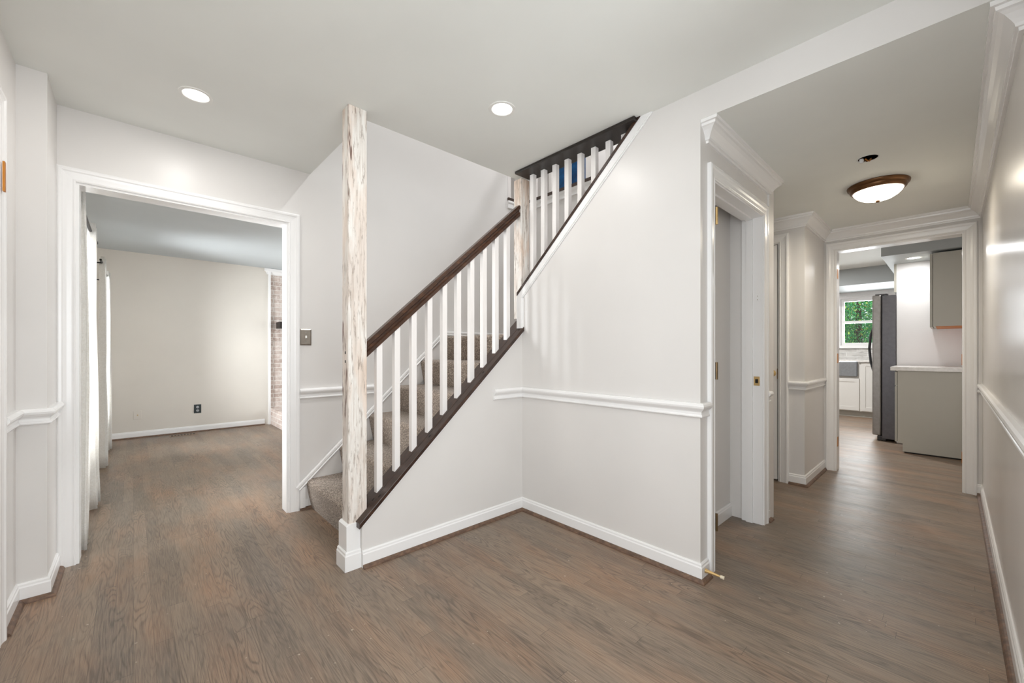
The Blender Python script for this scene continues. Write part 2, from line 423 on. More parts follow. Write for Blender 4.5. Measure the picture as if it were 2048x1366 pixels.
struct('wall_living_left', boxes((-.5, -.38, 3.31, 3.47, 0, ZC), (-.5, -.38, 4.33, 5.77, 0, ZC), (-.5, -.38, 6.63, 7.4, 0, ZC),
    (-.5, -.38, 3.47, 4.33, 0, .4), (-.5, -.38, 5.77, 6.63, 0, .4), (-.5, -.38, 3.47, 4.33, 2.0, ZC), (-.5, -.38, 5.77, 6.63, 2.0, ZC)), 'living_wall')
struct('wall_living_back', boxes((-.38, 1.555, 7.29, 7.4, 0, ZC)), 'living_wall')
struct('wall_living_corner', boxes((3.1, 4.2, 7.29, 7.4, 0, ZC)), 'living_wall')
struct('wall_living_right', boxes((4.2, 4.3, 3.31, 7.4, 0, ZC)), 'living_wall')
struct('wall_kitchen_far', boxes((9.8, 9.9, -.3, .55, 0, 2.5), (9.8, 9.9, 1.44, 4.1, 0, 2.5), (9.8, 9.9, .55, 1.44, 0, 1.25), (9.8, 9.9, .55, 1.44, 2.12, 2.5)), 'kitchen_wall')
struct('wall_kitchen_right', boxes((5.04, 9.9, -.35, -.25, 0, 2.5)), 'kitchen_wall')
struct('wall_kitchen_left', boxes((5.04, 9.9, 4.0, 4.1, 0, 2.5)), 'kitchen_wall')
struct('wall_kitchen_fridge', boxes((7.0, 7.06, -.25, .478, .0, 2.5)), 'kitchen_wall')
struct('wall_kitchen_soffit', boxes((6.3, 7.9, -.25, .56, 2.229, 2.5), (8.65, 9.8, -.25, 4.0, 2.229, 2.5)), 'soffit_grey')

# ------------------------------------------------------------------ mouldings
BASE = [(0, 0), (.013, 0), (.013, .07), (.0095, .076), (.009, .084), (.005, .09), (0, .09)]
SHOE = [(.013, 0), (.031, 0), (.030, .006), (.026, .012), (.020, .017), (.013, .019)]
def rail(z): return [(0, z-.074), (.012, z-.072), (.015, z-.067), (.014, z-.061), (.010, z-.056), (.009, z-.046), (.012, z-.040), (.021, z-.032), (.027, z-.024), (.029, z-.015), (.026, z-.006), (.018, z), (0, z)]
CROWN = [(0, ZL-.098), (.012, ZL-.098), (.013, ZL-.086), (.020, ZL-.084), (.022, ZL-.074), (.030, ZL-.062), (.044, ZL-.044), (.056, ZL-.034), (.064, ZL-.030), (.066, ZL-.018), (.076, ZL-.016), (.077, ZL), (0, ZL)]
CAS = [(0, 0), (0, .011), (.006, .014), (.012, .011), (.016, .012), (.034, .014), (.046, .017), (.052, .021), (.062, .022), (.07, .018), (.07, 0)]
def mould(name, paths, prof, mat='trim', side=1, smooth=False):
    bm = BM()
    for p in paths: sweep(bm, p, prof, XY, side)
    return struct(name, bm, mat)
# paths run so that the room lies on the left
pw2 = [(.885, Y1), (XW, Y1), (XW, YC), (2.145, YC)]          # stair side wall, understair wall, corner  (room on the right)
mould('baseboard_understair', [pw2], BASE, side=-1)
mould('trim_1', [pw2], SHOE, 'shoe_wood', side=-1)
mould('trim_2', [[(1.79, Y1), (XW, Y1), (XW, YC), (2.145, YC)]], rail(.885), side=-1)
pl = [(-.39, .65), (-.39, 2.875), (-.295, 2.875), (-.295, Y3)]
pl2 = [(-.39, 2.565), (-.39, 2.875), (-.295, 2.875), (-.295, Y3-.022)]
mould('baseboard_left', [pl2], BASE, side=-1); mould('trim_3', [pl2], SHOE, 'shoe_wood', side=-1)
mould('trim_4', [[(-.39, 2.565), (-.39, 2.875), (-.295, 2.875), (-.295, Y3-.024)]], rail(.878), side=-1)
mould('trim_5', [[(.876, Y3), (1.44, Y3)]], rail(.872), side=-1)
mould('baseboard_back', [[(.90, Y3), (.93, Y3)]], BASE, side=-1); mould('trim_6', [[(.876, Y3), (.955, Y3)]], SHOE, 'shoe_wood', side=-1)
pr = [(XE, -.132), (XE, YR), (1.2, YR), (1.2, -1.6)]
mould('baseboard_corridor_right', [pr], BASE, side=-1); mould('trim_7', [pr], SHOE, 'shoe_wood', side=-1)
mould('trim_8', [pr], rail(.885), side=-1)
pj = [(4.165, .964), (4.165, YC), (XE, YC), (XE, .835)]
mould('baseboard_corridor_niche', [pj], BASE, side=-1); mould('trim_9', [pj], SHOE, 'shoe_wood', side=-1)
mould('trim_10', [pj], rail(.885), side=-1)
pe = [(3.108, YC), (3.155, YC), (3.155, 2.4)]
mould('baseboard_corridor_left', [pe], BASE, side=-1); mould('trim_11', [pe], SHOE, 'shoe_wood', side=-1)
mould('trim_12', [pe], rail(.872), side=-1)
mould('trim_13', [[(2.145, YC+.05), (2.145, YC), (3.155, YC), (3.155, 2.4), (4.165, 2.4), (4.165, YC), (XE, YC), (XE, YR), (2.15, YR), (2.15, YR-.05)]], CROWN, side=-1)
mould('baseboard_closet', [[(2.18, 1.055), (3.05, 1.055)], ], BASE, side=-1)
mould('baseboard_living', [[(-.38, 7.29), (1.50, 7.29)], ], BASE, side=-1)
mould('trim_14', [[(-.38, 7.29), (1.50, 7.29)]], SHOE, 'shoe_wood', side=-1)

def casing(name, u0, u1, top, fn, prof=CAS, sgn=1, bottom=0):
    """three-sided casing around an opening; inner edge u0..u1, head at top"""
    bm = BM(); sweep(bm, [(u0, bottom), (u0, top), (u1, top), (u1, bottom)], prof, fn, 1); return bm
# doorway to the living room
def fY(y, s): return lambda p, t: (p[0], y+s*t, p[1])
def fX(x, s): return lambda p, t: (x+s*t, p[0], p[1])
LIV = casing('', -.226, .805, 2.05, fY(Y3, -1)); d = struct('door_1', LIV, 'trim')
struct('door_jamb', boxes((-.228, -.214, Y3-.002, 3.312, 0, 2.038), (.793, .807, Y3-.002, 3.312, 0, 2.038), (-.228, .807, Y3-.002, 3.312, 2.038, 2.052)), 'trim', d)
bm = BM(); sweep(bm, [(.805, 0), (.805, 2.05), (-.226, 2.05), (-.226, 0)], CAS, fY(3.31, 1), -1); struct('rear_casing', bm, 'trim', d)
finish('casing_shadow_strip', boxes((-.2965, -.2935, Y3-.017, Y3-.0005, .09, 2.115)), 'shadow_brown', d)  # dark strip painting in the shadow between casing and wall
# closet door frame in the corridor
d = struct('door_2', casing('', 2.22, 3.035, 2.035, fY(YC, -1)), 'trim')
struct('door_jamb', boxes((2.212, 2.226, YC-.004, .974, 0, 2.027), (3.029, 3.041, YC-.004, .974, 0, 2.027), (2.212, 3.041, YC-.004, .974, 2.027, 2.04),
    (2.226, 2.238, .905, .945, 0, 2.015), (3.017, 3.029, .905, .945, 0, 2.015), (2.226, 3.029, .905, .945, 2.015, 2.027)), 'trim', d)
def hinge(parent, x, y, z, axis, mat='brass', h=.09):
    if axis == 'x':   # leaf lies on a face looking +-x
        bm = boxes((x-.0015, x+.0015, y-.012, y+.016, z-h/2, z+h/2)); lathe(bm, [(.006, -h/2), (.006, h/2)], (x, y-.014, z), seg=10)
    else:
        bm = boxes((x-.012, x+.012, y-.0015, y+.0015, z-h/2, z+h/2)); lathe(bm, [(.006, -h/2), (.006, h/2)], (x, y-.004, z), seg=10)
    return finish('hinge', bm, mat, parent)
for z, m in ((1.85, 'brass'), (1.04, 'old_brass'), (.25, 'old_brass')): hinge(d, 2.2335, YC+.0, z, 'x', m)
bm = boxes((3.0255, 3.029, .865, .9, .915, .975)); 
finish('strike_plate', bm, 'brass', d, bevel=.001)
finish('strike_hole', boxes((3.0245, 3.026, .874, .891, .932, .958)), 'gap_dark', d)
finish('old_catch_plate', boxes((3.027, 3.029, .865, .893, 1.47, 1.52)), 'trim', d)
bm = BM()
for z in (1.483, 1.507): lathe(bm, [(.0025, -.001), (.0025, .0015)], (3.0265, .878, z), axis='x', seg=10)
finish('screw', bm, 'old_brass', d)
# niche door
d = struct('door_3', casing('', 1.035, 1.83, 2.095, fX(4.165, -1)), 'trim')
struct('door_jamb', boxes((4.163, 4.282, 1.033, 1.046, 0, 2.086), (4.163, 4.282, 1.819, 1.832, 0, 2.086), (4.163, 4.282, 1.033, 1.832, 2.086, 2.097)), 'trim', d)
struct('door_slab', boxes((4.166, 4.20, 1.053, 1.815, .012, 2.08)), 'trim', d)
struct('door_gap', boxes((4.2005, 4.235, 1.04, 1.825, .0, 2.09)), 'gap_dark', d)
bm = BM(); lathe(bm, [(.0001, 0), (.028, 0), (.028, -.006), (.011, -.010), (.011, -.028), (.022, -.034), (.0275, -.046), (.024, -.058), (.012, -.063), (.0, -.064)], (4.1655, 1.088, .948), axis='x', seg=24); finish('door_knob', bm, 'brass', d, smooth=True)
finish('latch_plate', boxes((4.160, 4.172, 1.0462, 1.052, .90, .99)), 'old_brass', d)
# kitchen doorway
d = struct('door_4', casing('', -.062, .762, 2.105, fX(XE, -1)), 'trim')
struct('door_jamb', boxes((XE-.004, 5.044, -.064, -.052, 0, 2.094), (XE-.004, 5.044, .752, .764, 0, 2.094), (XE-.004, 5.044, -.064, .764, 2.094, 2.107)), 'trim', d)
for z in (1.885, 1.075, .275): 
    finish('hinge', boxes((4.945, 4.985, .7495, .7520, z-.045, z+.045)), 'copper_hinge', d)
for z in (1.075, .275): finish('hinge', boxes((4.945, 4.985, -.0520, -.0495, z-.045, z+.045)), 'copper_hinge', d)
# front door (only its casing edge and a hinge reach into the picture)
d = struct('door_5', casing('', 1.55, 2.49, 2.08, fX(-.39, 1)), 'trim')
struct('door_slab', boxes((-.45, -.41, 1.56, 2.48, .01, 2.07)), 'trim', d)
hb = boxes((-.372, -.366, 2.50, 2.522, 1.765, 1.88)); finish('hinge', hb, 'copper_hinge', d)

# windows; the two behind the camera are unseen, added to let light in
def window(name, axis, c, a0, a1, z0, z1, mid=True, mat='trim'):
    """axis 'x': pane in plane x=c, a along y"""
    f = (lambda u0, u1, t0, t1, za, zb: (c+t0, c+t1, u0, u1, za, zb)) if axis == 'x' else (lambda u0, u1, t0, t1, za, zb: (u0, u1, c+t0, c+t1, za, zb))
    w = .05; T = .025
    bs = [f(a0, a0+w, -T, T, z0, z1), f(a1-w, a1, -T, T, z0, z1), f(a0+w, a1-w, -T, T, z0, z0+w), f(a0+w, a1-w, -T, T, z1-w, z1)]
    zm = (z0+z1)/2
    if mid: bs.append(f(a0+w, a1-w, -T*.8, T*.8, zm-.022, zm+.022))
    o = struct(name, boxes(*bs), mat)
    struct('pane', boxes(f(a0+w*.9, a1-w*.9, -.003, .003, z0+w*.9, z1-w*.9)), 'glass', o)
    return o
window('window_added_1', 'x', -.445, -1.35, .65, .45, 2.25)  # unseen, added for its light on the understair wall
window('window_added_2', 'y', -1.65, -.3, 1.1, .4, 2.3)  # unseen, added for its light on the back and stair side walls
window('window_3', 'x', -.44, 3.47, 4.33, .4, 2.0)
window('window_4', 'x', -.44, 5.77, 6.63, .4, 2.0)
wk = window('window_5', 'x', 9.85, .55, 1.44, 1.25, 2.12)
bm = BM(); sweep(bm, [(.55, 1.25), (.55, 2.12), (1.44, 2.12), (1.44, 1.25)], [(0, 0), (0, .02), (.08, .02), (.08, 0)], fX(9.8, -1)); box(bm, 9.73, 9.82, .47, 1.53, 1.2, 1.25)
struct('window_casing', bm, 'trim', wk)
struct('trim_15', boxes((9.76, 9.8, -.2, 3.9, 2.16, 2.229)), 'trim')

# ------------------------------------------------------------------ stairs
st = thing('staircase', (.92, 2.7, 0), 'lower carpeted flight climbing behind white balusters from the wood floor', 'stairs')
RI, RU, NX = .2132, .234, .92
def stepprof(s, x0, z0, z1, run):
    return [(x0+.036*s, z0), (x0+.018*s, z0+.08), (x0+.004*s, z1-.05), (x0, z1-.03), (x0+.004*s, z1-.014), (x0+.016*s, z1-.003), (x0+.035*s, z1), (x0+(run+.06)*s, z1), (x0+(run+.06)*s, z0)]
for k in range(5):
    bm = BM(); prism(bm, stepprof(1, NX+k*RU, k*RI, (k+1)*RI, RU), XZ, 2.238, 3.186)
    finish('step', bm, 'carpet', st, smooth=True)
ZLAND = 6*RI
bm = BM(); prism(bm, stepprof(1, NX+5*RU, 5*RI, ZLAND, 1.0)[:-2]+[(3.138, ZLAND), (3.138, 5*RI)], XZ, 2.238, 3.186); finish('landing', bm, 'carpet', st, smooth=True)
st2 = thing('staircase', (2.66, 2.2, ZLAND), 'upper carpeted flight rising from the landing behind the understair wall', 'stairs')
for k in range(6):
    bm = BM(); prism(bm, stepprof(-1, 2.238-k*RU, ZLAND+k*RI, ZLAND+(k+1)*RI, RU if k < 5 else .15), YZ, 2.182, 3.138)
    finish('step', bm, 'carpet', st2, smooth=True)
# skirt board on the back wall with its moulding
SK = .93
def skz(x): return .461+SK*(x-1.175)
xs, xe = .876, 2.105
bm = BM(); prism(bm, [(xs, 0.0), (xs, skz(xs)-.012), (xe, skz(xe)-.012), (3.13, skz(xe)-.012), (3.13, 1.0), (2.0, 1.0), (.935, 0)], XZ, 3.188, 3.1995)
finish('skirt_board', bm, 'wall', st)
SKP = [(0, 0), (0, .013), (.006, .018), (.014, .013), (.022, .019), (.034, .019), (.040, .013), (.040, 0)]
bm = BM(); sweep(bm, [(xs, skz(xs)-.04), (xe, skz(xe)-.04), (3.125, skz(xe)-.04)], SKP, lambda p, t: (p[0], 3.189-t, p[1]), 1)
finish('skirt_moulding', bm, 'trim', st)
finish('skirt_end_block', boxes((xs, xs+.036, 3.178, 3.1995, 0, skz(xs)-.02)), 'trim', st)

# lower railing
rl = thing('stair_railing', (1.45, 2.2, capz(1.45)), 'lower stair railing with dark handrail, white balusters and a peeling newel post', 'railing')
# newel post to the ceiling
nw = finish('newel_post', boxes((.825, .925, 2.150, 2.236, .2, ZC)), 'peeled', rl, bevel=.004)
for zz in (1.135, 1.088): finish('screw_hole', boxes((.8243, .8255, 2.185, 2.197, zz-.007, zz+.007)), 'gap_dark', rl)
bm = boxes((.811, .8845, 2.139, 2.25, 0, .228)); prism(bm, [(.811, .228), (.8845, .228), (.8845, .238), (.822, .238)], XZ, 2.139, 2.25)
finish('newel_base', bm, 'trim', rl, bevel=.002)
bm = BM(); sweep(bm, [(.811, 2.25), (.811, 2.139), (.8845, 2.139)], [(0, 0), (.012, 0), (.012, .078), (.0085, .084), (.0075, .094), (.003, .099), (0, .099)], XY, -1); finish('newel_base_moulding', bm, 'trim', rl)
# stringer cap
nrm = Vector((-SL, 1)).normalized(); T = .022
def sloped(x0, x1, dz0, dz1): return [(x0, capz(x0)+dz0), (x1, capz(x1)+dz0), (x1, capz(x1)+dz1), (x0, capz(x0)+dz1)]
bm = BM(); prism(bm, [(.863, capz(.863)-.03), (XW-.001, capz(XW)-.03), (XW-.001, capz(XW)), (.863, capz(.863))], XZ, 2.096, Y1+.03)
prism(bm, [(.926, capz(.926)-.03), (2.18, capz(2.18)-.03), (2.18, capz(2.18)), (.926, capz(.926))], XZ, Y1+.03, 2.250)
finish('base_rail', bm, 'dark_wood', rl, bevel=.003)
for xx in (.962, .985, 1.30, 1.71, 2.04):
    yy = 2.152 if xx < .97 else 2.124
    finish('screw_hole', prism(BM(), [(xx-.006, capz(xx-.006)-.002), (xx+.006, capz(xx+.006)-.002), (xx+.006, capz(xx+.006)+.0012), (xx-.006, capz(xx-.006)+.0012)], XZ, yy, yy+.008), 'gap_dark', rl)
finish('cap_moulding', prism(BM(), [(.886, capz(.886)-.046), (XW-.001, capz(XW)-.046), (XW-.001, capz(XW)-.0305), (.886, capz(.886)-.0305)], XZ, Y1-.01, Y1+.001), 'trim', rl)
# handrail
def hrz(x): return 1.122+.8885*(x-.944)
bm = BM(); HP = [(-.028, 0), (.028, 0), (.028, .022), (.020, .030), (.020, .044), (.030, .052), (.030, .066), (.020, .078), (-.020, .078), (-.030, .066), (-.030, .052), (-.020, .044), (-.020, .030), (-.028, .022)]
x0, x1 = .9255, 2.0885
va = [bm.verts.new((x0, 2.193+p[0], hrz(x0)+p[1]*1.05)) for p in HP]; vb = [bm.verts.new((x1, 2.193+p[0], hrz(x1)+p[1]*1.05)) for p in HP]
bm.faces.new(va); bm.faces.new(vb[::-1])
for i in range(len(HP)): bm.faces.new((va[i], va[(i+1) % len(HP)], vb[(i+1) % len(HP)], vb[i]))
finish('handrail', bm, 'rail_wood', rl)
# balusters
def bal(x, y, zb, zt, parent, sx=0, sy=0, h=.017, name='baluster'):
    bm = BM()
    vb = [(x+a*h, y+b*h, zb+sx*a*h+sy*b*h) for a, b in ((-1, -1), (1, -1), (1, 1), (-1, 1))]
    vt = [(x+a*h, y+b*h, zt+(sx*a*h+sy*b*h if parent is rl else 0)) for a, b in ((-1, -1), (1, -1), (1, 1), (-1, 1))]
    v0 = [bm.verts.new(p) for p in vb]; v1 = [bm.verts.new(p) for p in vt]
    bm.faces.new(v0); bm.faces.new(v1)
    for i in range(4): bm.faces.new((v0[i], v0[(i+1) % 4], v1[(i+1) % 4], v1[i]))
    return finish(name, bm, 'baluster_white', parent, bevel=.0015)
b0 = bal(1.006, 2.187, capz(1.006)-.0015, hrz(1.006)+.002, rl, sx=SL)
for i in range(1, 10):
    c = b0.copy(); COL.objects.link(c); dx = i*.1077
    c.location = b0.location+Vector((dx, 0, SL*dx))
# short trim boards where the understair wall ends
finish('end_trim', boxes((2.046, XW-.0005, 2.102, 2.158, capz(2.05)+.002, ucapz(2.15)-.03)), 'trim', rl)

# upper railing
ru = thing('stair_railing', (2.12, 1.65, ucapz(1.65)), 'upper stair railing whose white balusters end under a dark board at the ceiling', 'railing')
finish('newel_post', boxes((2.09, 2.176, 2.155, 2.236, capz(2.13)+.004, ZC-.0225)), 'peeled', ru, bevel=.004)
def usl(y0, y1, a, b): return [(y0, ucapz(y0)+a), (y1, ucapz(y1)+a), (y1, ucapz(y1)+b), (y0, ucapz(y0)+b)]
finish('base_rail', prism(BM(), [(2.160, ucapz(2.160)), (1.1715, ZC-.0005), (1.1955, ZC-.0005), (2.160, ucapz(2.16)+.022)], YZ, 2.047, 2.19), 'dark_wood', ru)
bm = BM(); prism(bm, [(2.16, ucapz(2.16)-.055), (2.16, ucapz(2.16)-.001), (1.1705, ZC-.0005), (1.111, ZC-.0005)], YZ, 2.052, XW-.0005); finish('fascia_board', bm, 'trim', ru)
bm = BM(); prism(bm, [(2.158, ucapz(2.158)-.064), (2.158, ucapz(2.158)-.055), (1.1105, ZC-.0005), (1.1005, ZC-.0005)], YZ, 2.058, XW-.0005); finish('fascia_bead', bm, 'trim', ru)
bm = boxes((2.018, 2.19, 1.19, 2.149, 2.419, 2.4395)); finish('top_board', bm, 'espresso', ru, bevel=.004)
for k in range(8):
    y = 2.067-.1077*k
    if ucapz(y)+.02 < 2.41: bal(2.125, y, ucapz(y)+.019, 2.4185, ru, sy=-.9034)
# railing of the upper hall
rh = thing('stair_railing', (3.14, 3.0, 2.735), 'upstairs hall railing seen small above the stair, behind the upper balusters', 'railing')
bm = BM(); sweep(bm, [(2.9, 3.255), (3.19, 3.255), (3.19, .9)], [(-.075, 2.7355), (.075, 2.7355), (.075, 2.765), (-.075, 2.765)], XY, 1); finish('shoe_rail', bm, 'dark_wood', rh)
bm = BM(); sweep(bm, [(2.9, 3.2), (3.14, 3.2), (3.14, 1.0)], [(0, 2.655), (.012, 2.66), (.012, 2.70), (.02, 2.715), (.02, 2.735), (0, 2.735)], XY, -1); finish('hall_fascia', bm, 'trim', rh)
for y in [3.07-.235*i for i in range(9)]: bal(3.185, y, 2.765, 3.6, rh, h=.019)
bal(2.96, 3.255, 2.765, 3.6, rh, h=.022); bal(3.1, 3.255, 2.765, 3.6, rh, h=.022)
bm = BM(); sweep(bm, [(2.9, 3.255), (3.185, 3.255), (3.185, .9)], [(-.03, 3.6), (.03, 3.6), (.03, 3.66), (-.03, 3.66)], XY, 1); finish('handrail', bm, 'dark_wood', rh)
pic = thing('framed_picture', (4.68, 3.83, 3.5), 'deep blue canvas on the upstairs hall wall, glimpsed between balusters', 'picture')
finish('canvas', boxes((4.66, 4.698, 3.5, 4.16, 2.85, 4.1)), 'blue', pic)

# ------------------------------------------------------------------ lamps
def downlight(x, y, z, label, power, r=.052, lens='lamp_lens', col=(1, .975, .945), name='recessed_light', group=None):
    t = thing(name, (x, y, z), label, 'ceiling light', group)
    bm = BM(); lathe(bm, [(r, -.001), (r+.004, -.004), (r+.018, -.003), (r+.020, 0), (r, 0)], (x, y, z), seg=36); finish('trim_ring', bm, 'plastic_white', t, smooth=True)
    bm = BM(); lathe(bm, [(0.0001, -.0025), (r*.7, -.0025), (r, -.0015)], (x, y, z), seg=36)
    finish('lens', bm, lens, t)
    a = area('lamp_glow', (x, y, z-.012), (0, 0, 0), r*2, r*2, power, col, 'DISK'); a.parent = t; a.matrix_parent_inverse = Matrix.Translation(-Vector(t.location))
    return t
downlight(.232, 2.606, ZC, 'round recessed ceiling light above the living room doorway', 4.5)
downlight(1.448, 1.641, ZC, 'round recessed ceiling light nearest the upper stair railing', 4)
downlight(.35, .35, ZC, 'recessed ceiling light of the foyer behind the camera', 5)
downlight(1.35, -.7, ZC, 'recessed ceiling light of the foyer, furthest behind the camera', 5)
downlight(6.66, .31, 2.229, 'small round downlight in the kitchen soffit above the countertop', 4.5, .055, 'kitchen_lens', (1, 1, 1))
downlight(7.4, 1.9, 2.5, 'unseen kitchen ceiling downlight brightening the middle of the room', 75, .06, 'kitchen_lens', (1, 1, 1))  # unseen lamp, its power set to brighten the kitchen
downlight(9.1, 1.62, 2.229, 'kitchen soffit downlight above the window sink', 5, .055, 'kitchen_lens', (1, 1, 1))
downlight(2.6, 1.5, 5.1, 'added unseen upstairs ceiling lamp lighting the stairwell', 60, .09, 'kitchen_lens', (.95, .97, 1))  # invented fixture out of view, put in to light the stairwell
downlight(4.0, 2.5, 5.1, 'added unseen upstairs lamp lighting the hall near the blue picture', 40, .09, 'kitchen_lens', (.95, .97, 1))  # second invented lamp out of view, brightens the upper hall

fl = thing('flush_ceiling_light', (3.765, .352, ZL), 'bronze-rimmed flush dome light glowing on the corridor ceiling', 'ceiling light')
c = (3.765, .352, ZL)
bm = BM(); lathe(bm, [(.160, 0), (.166, -.006), (.163, -.018), (.152, -.026), (.149, -.040), (.140, -.050), (.132, -.050), (.130, -.03)], c, seg=48); finish('rim', bm, 'bronze', fl, smooth=True)
bm = BM(); lathe(bm, [(.134, -.047), (.126, -.062), (.108, -.082), (.080, -.100), (.045, -.111), (.0001, -.115)], c, seg=48); finish('glass_bowl', bm, 'lamp_bowl', fl, smooth=True)
bm = BM(); lathe(bm, [(.0001, -.128), (.008, -.126), (.012, -.120), (.010, -.113), (.004, -.110)], c, seg=20); finish('finial', bm, 'bronze', fl, smooth=True)
l = area('lamp_glow', (3.765, .352, ZL-.14), (0, 0, 0), .24, .24, 9, (1, .9, .74), 'DISK'); l.parent = fl; l.matrix_parent_inverse = Matrix.Translation(-Vector(fl.location))

jb = thing('ceiling_junction_box', (3.215, .344, ZL), 'open round electrical box with loose wires on the corridor ceiling', 'electrical box')
bm = BM(); lathe(bm, [(.046, -.001), (.052, -.003), (.050, -.001)], (3.215, .344, ZL), seg=28); finish('rim', bm, 'plastic_cap', jb)
bm = BM(); lathe(bm, [(.0001, -.0012), (.046, -.0012)], (3.215, .344, ZL), seg=28); finish('opening', bm, 'box_brown', jb)
for i, (a, b) in enumerate(((.01, .02), (-.012, .01), (.02, -.014))):
    finish('wire', tube(BM(), [(3.215+a, .344+b, ZL-.002), (3.215+a*.4+.01, .344+b*.3, ZL-.014), (3.215-a, .344-b*.8, ZL-.008)], .003, 6), 'copper_hinge' if i else 'bronze', jb)
bm = BM(); lathe(bm, [(.010, -.002), (.012, -.016), (.008, -.026), (.0001, -.028)], (3.200, .372, ZL), seg=12); finish('wire_cap', bm, 'plastic_cap', jb, smooth=True)

# ------------------------------------------------------------------ small fittings in the foyer
sw = thing('light_switch', (.918, Y3, 1.245), 'brushed metal toggle light switch on the wall beside the living room doorway', 'light switch')
bm = BM(); x0, x1, z0, z1 = .880, .957, 1.186, 1.305
v = [bm.verts.new(p) for p in ((x0, Y3, z0), (x1, Y3, z0), (x1, Y3, z1), (x0, Y3, z1), (x0, Y3-.003, z0), (x1, Y3-.003, z0), (x1, Y3-.003, z1), (x0, Y3-.003, z1), (x0+.008, Y3-.008, z0+.008), (x1-.008, Y3-.008, z0+.008), (x1-.008, Y3-.008, z1-.008), (x0+.008, Y3-.008, z1-.008))]
for a in range(2):
    for i in range(4): bm.faces.new((v[a*4+i], v[a*4+(i+1) % 4], v[a*4+4+(i+1) % 4], v[a*4+4+i]))
bm.faces.new(v[8:12]); finish('plate', bm, 'nickel', sw)
bm = BM(); prism(bm, [(Y3-.007, 1.235), (Y3-.020, 1.238), (Y3-.017, 1.256), (Y3-.007, 1.256)], YZ, .914, .923); finish('toggle', bm, 'plastic_white', sw)
for z in (1.215, 1.276):
    bm = BM(); lathe(bm, [(.003, -.008), (.003, -.0095), (.001, -.0098)], (.9185, Y3, z), axis='y', seg=10); finish('screw', bm, 'steel_bright', sw)

ds = thing('door_stop', (2.085, YC-.013, .05), 'brass door stop with a cream rubber tip sticking out of the corner baseboard', 'door stop')
p0, p1 = Vector((2.09, YC-.013, .05)), Vector((2.105, YC-.098, .040))
bm = tube(BM(), [p0, p0.lerp(p1, .08), p0.lerp(p1, .1), p0.lerp(p1, .8)], [.011, .010, .009, .004], 14); finish('rod', bm, 'brass', ds, smooth=True)
bm = tube(BM(), [p0.lerp(p1, .78), p0.lerp(p1, .82), p0.lerp(p1, 1)], [.006, .008, .0085], 14); finish('rubber_tip', bm, 'rubber_cream', ds, smooth=True)

# ------------------------------------------------------------------ living room
def curtain(y0, y1, label, folds, amp=.032, seed=0, z0=.015, z1=2.06, group='linen curtain panels'):
    r = random.Random(seed); bm = BM(); N = 64; K = 16; rows = []
    ph = r.random()*6
    for k in range(K+1):
        f = k/K; z = z1+(z0-z1)*f
        row = []
        for i in range(N+1):
            s = i/N; sp = (1-.12*(1-f)); y = (y0+y1)/2+(s-.5)*(y1-y0)*sp
            a = amp*(.55+.55*f)
            x = -.225+a*math.sin(2*PI*folds*s+ph+.4*math.sin(3*f))+.008*math.sin(11*s+5*f)
            y += .010*math.cos(2*PI*folds*s+ph)
            row.append(bm.verts.new((x, y, z)))
        rows.append(row)
    for k in range(K):
        for i in range(N): bm.faces.new((rows[k][i], rows[k][i+1], rows[k+1][i+1], rows[k+1][i]))
    o = finish('curtain', bm, 'curtain', None, smooth=True)
    md = o.modifiers.new('s', 'SOLIDIFY'); md.thickness = .002
    setorigin(o, (-.22, (y0+y1)/2, z1))
    return tag(o, label, 'curtain', group)
curtain(3.335, 3.53, 'off-white linen curtain panel just inside the doorway, nearest of the four', 2, seed=1)
curtain(4.14, 4.42, 'off-white linen curtain panel, second from the doorway', 3, seed=2)
curtain(5.56, 5.84, 'off-white linen curtain panel, third from the doorway', 3, seed=3)
curtain(6.52, 6.80, 'off-white linen curtain panel furthest back, beside the far wall', 3, seed=4)
for (a, b, lab) in ((3.34, 4.58, 'black curtain rod over the nearer living room window'), (5.42, 6.92, 'black curtain rod over the farther living room window')):
    t = thing('curtain_rod', (-.225, (a+b)/2, 2.0), lab, 'curtain rod')
    finish('rod', tube(BM(), [(-.225, a, 2.0), (-.225, b, 2.0)], .009, 12), 'black_metal', t)
    for yy in (b,):
        bm = BM(); lathe(bm, [(.006, 0), (.016, .008), (.021, .022), (.016, .036), (.0001, .042)], (-.225, yy, 2.0), axis='y', seg=18); finish('finial', bm, 'black_metal', t, smooth=True)
    for yy in (a+.12, b-.08): finish('bracket', tube(BM(), [(-.38, yy, 1.99), (-.3, yy, 1.985), (-.225, yy, 1.99)], .007, 8), 'black_metal', t)

fp = thing('fireplace', (2.3, 7.29, 0), 'whitewashed brick fireplace with dark mantel in the far living room corner', 'fireplace')
finish('brick_surround', boxes((1.575, 3.1, 7.30, 7.4, 0, 2.40)), 'brick', fp)
finish('side_trim', boxes((1.548, 1.578, 7.262, 7.31, 0, 2.40)), 'trim', fp)
bm = BM(); sweep(bm, [(1.545, 7.33), (1.545, 7.30), (3.1, 7.30)], [(0, 2.34), (.015, 2.35), (.03, 2.385), (.05, 2.40), (.05, 2.435), (0, 2.435)], XY, -1); finish('crown', bm, 'trim', fp)
finish('hearth', boxes((1.578, 3.0, 6.62, 7.298, 0, .25)), 'brick', fp, bevel=.004)
finish('mantel', boxes((1.66, 3.0, 7.08, 7.298, 1.50, 1.60)), 'espresso', fp)

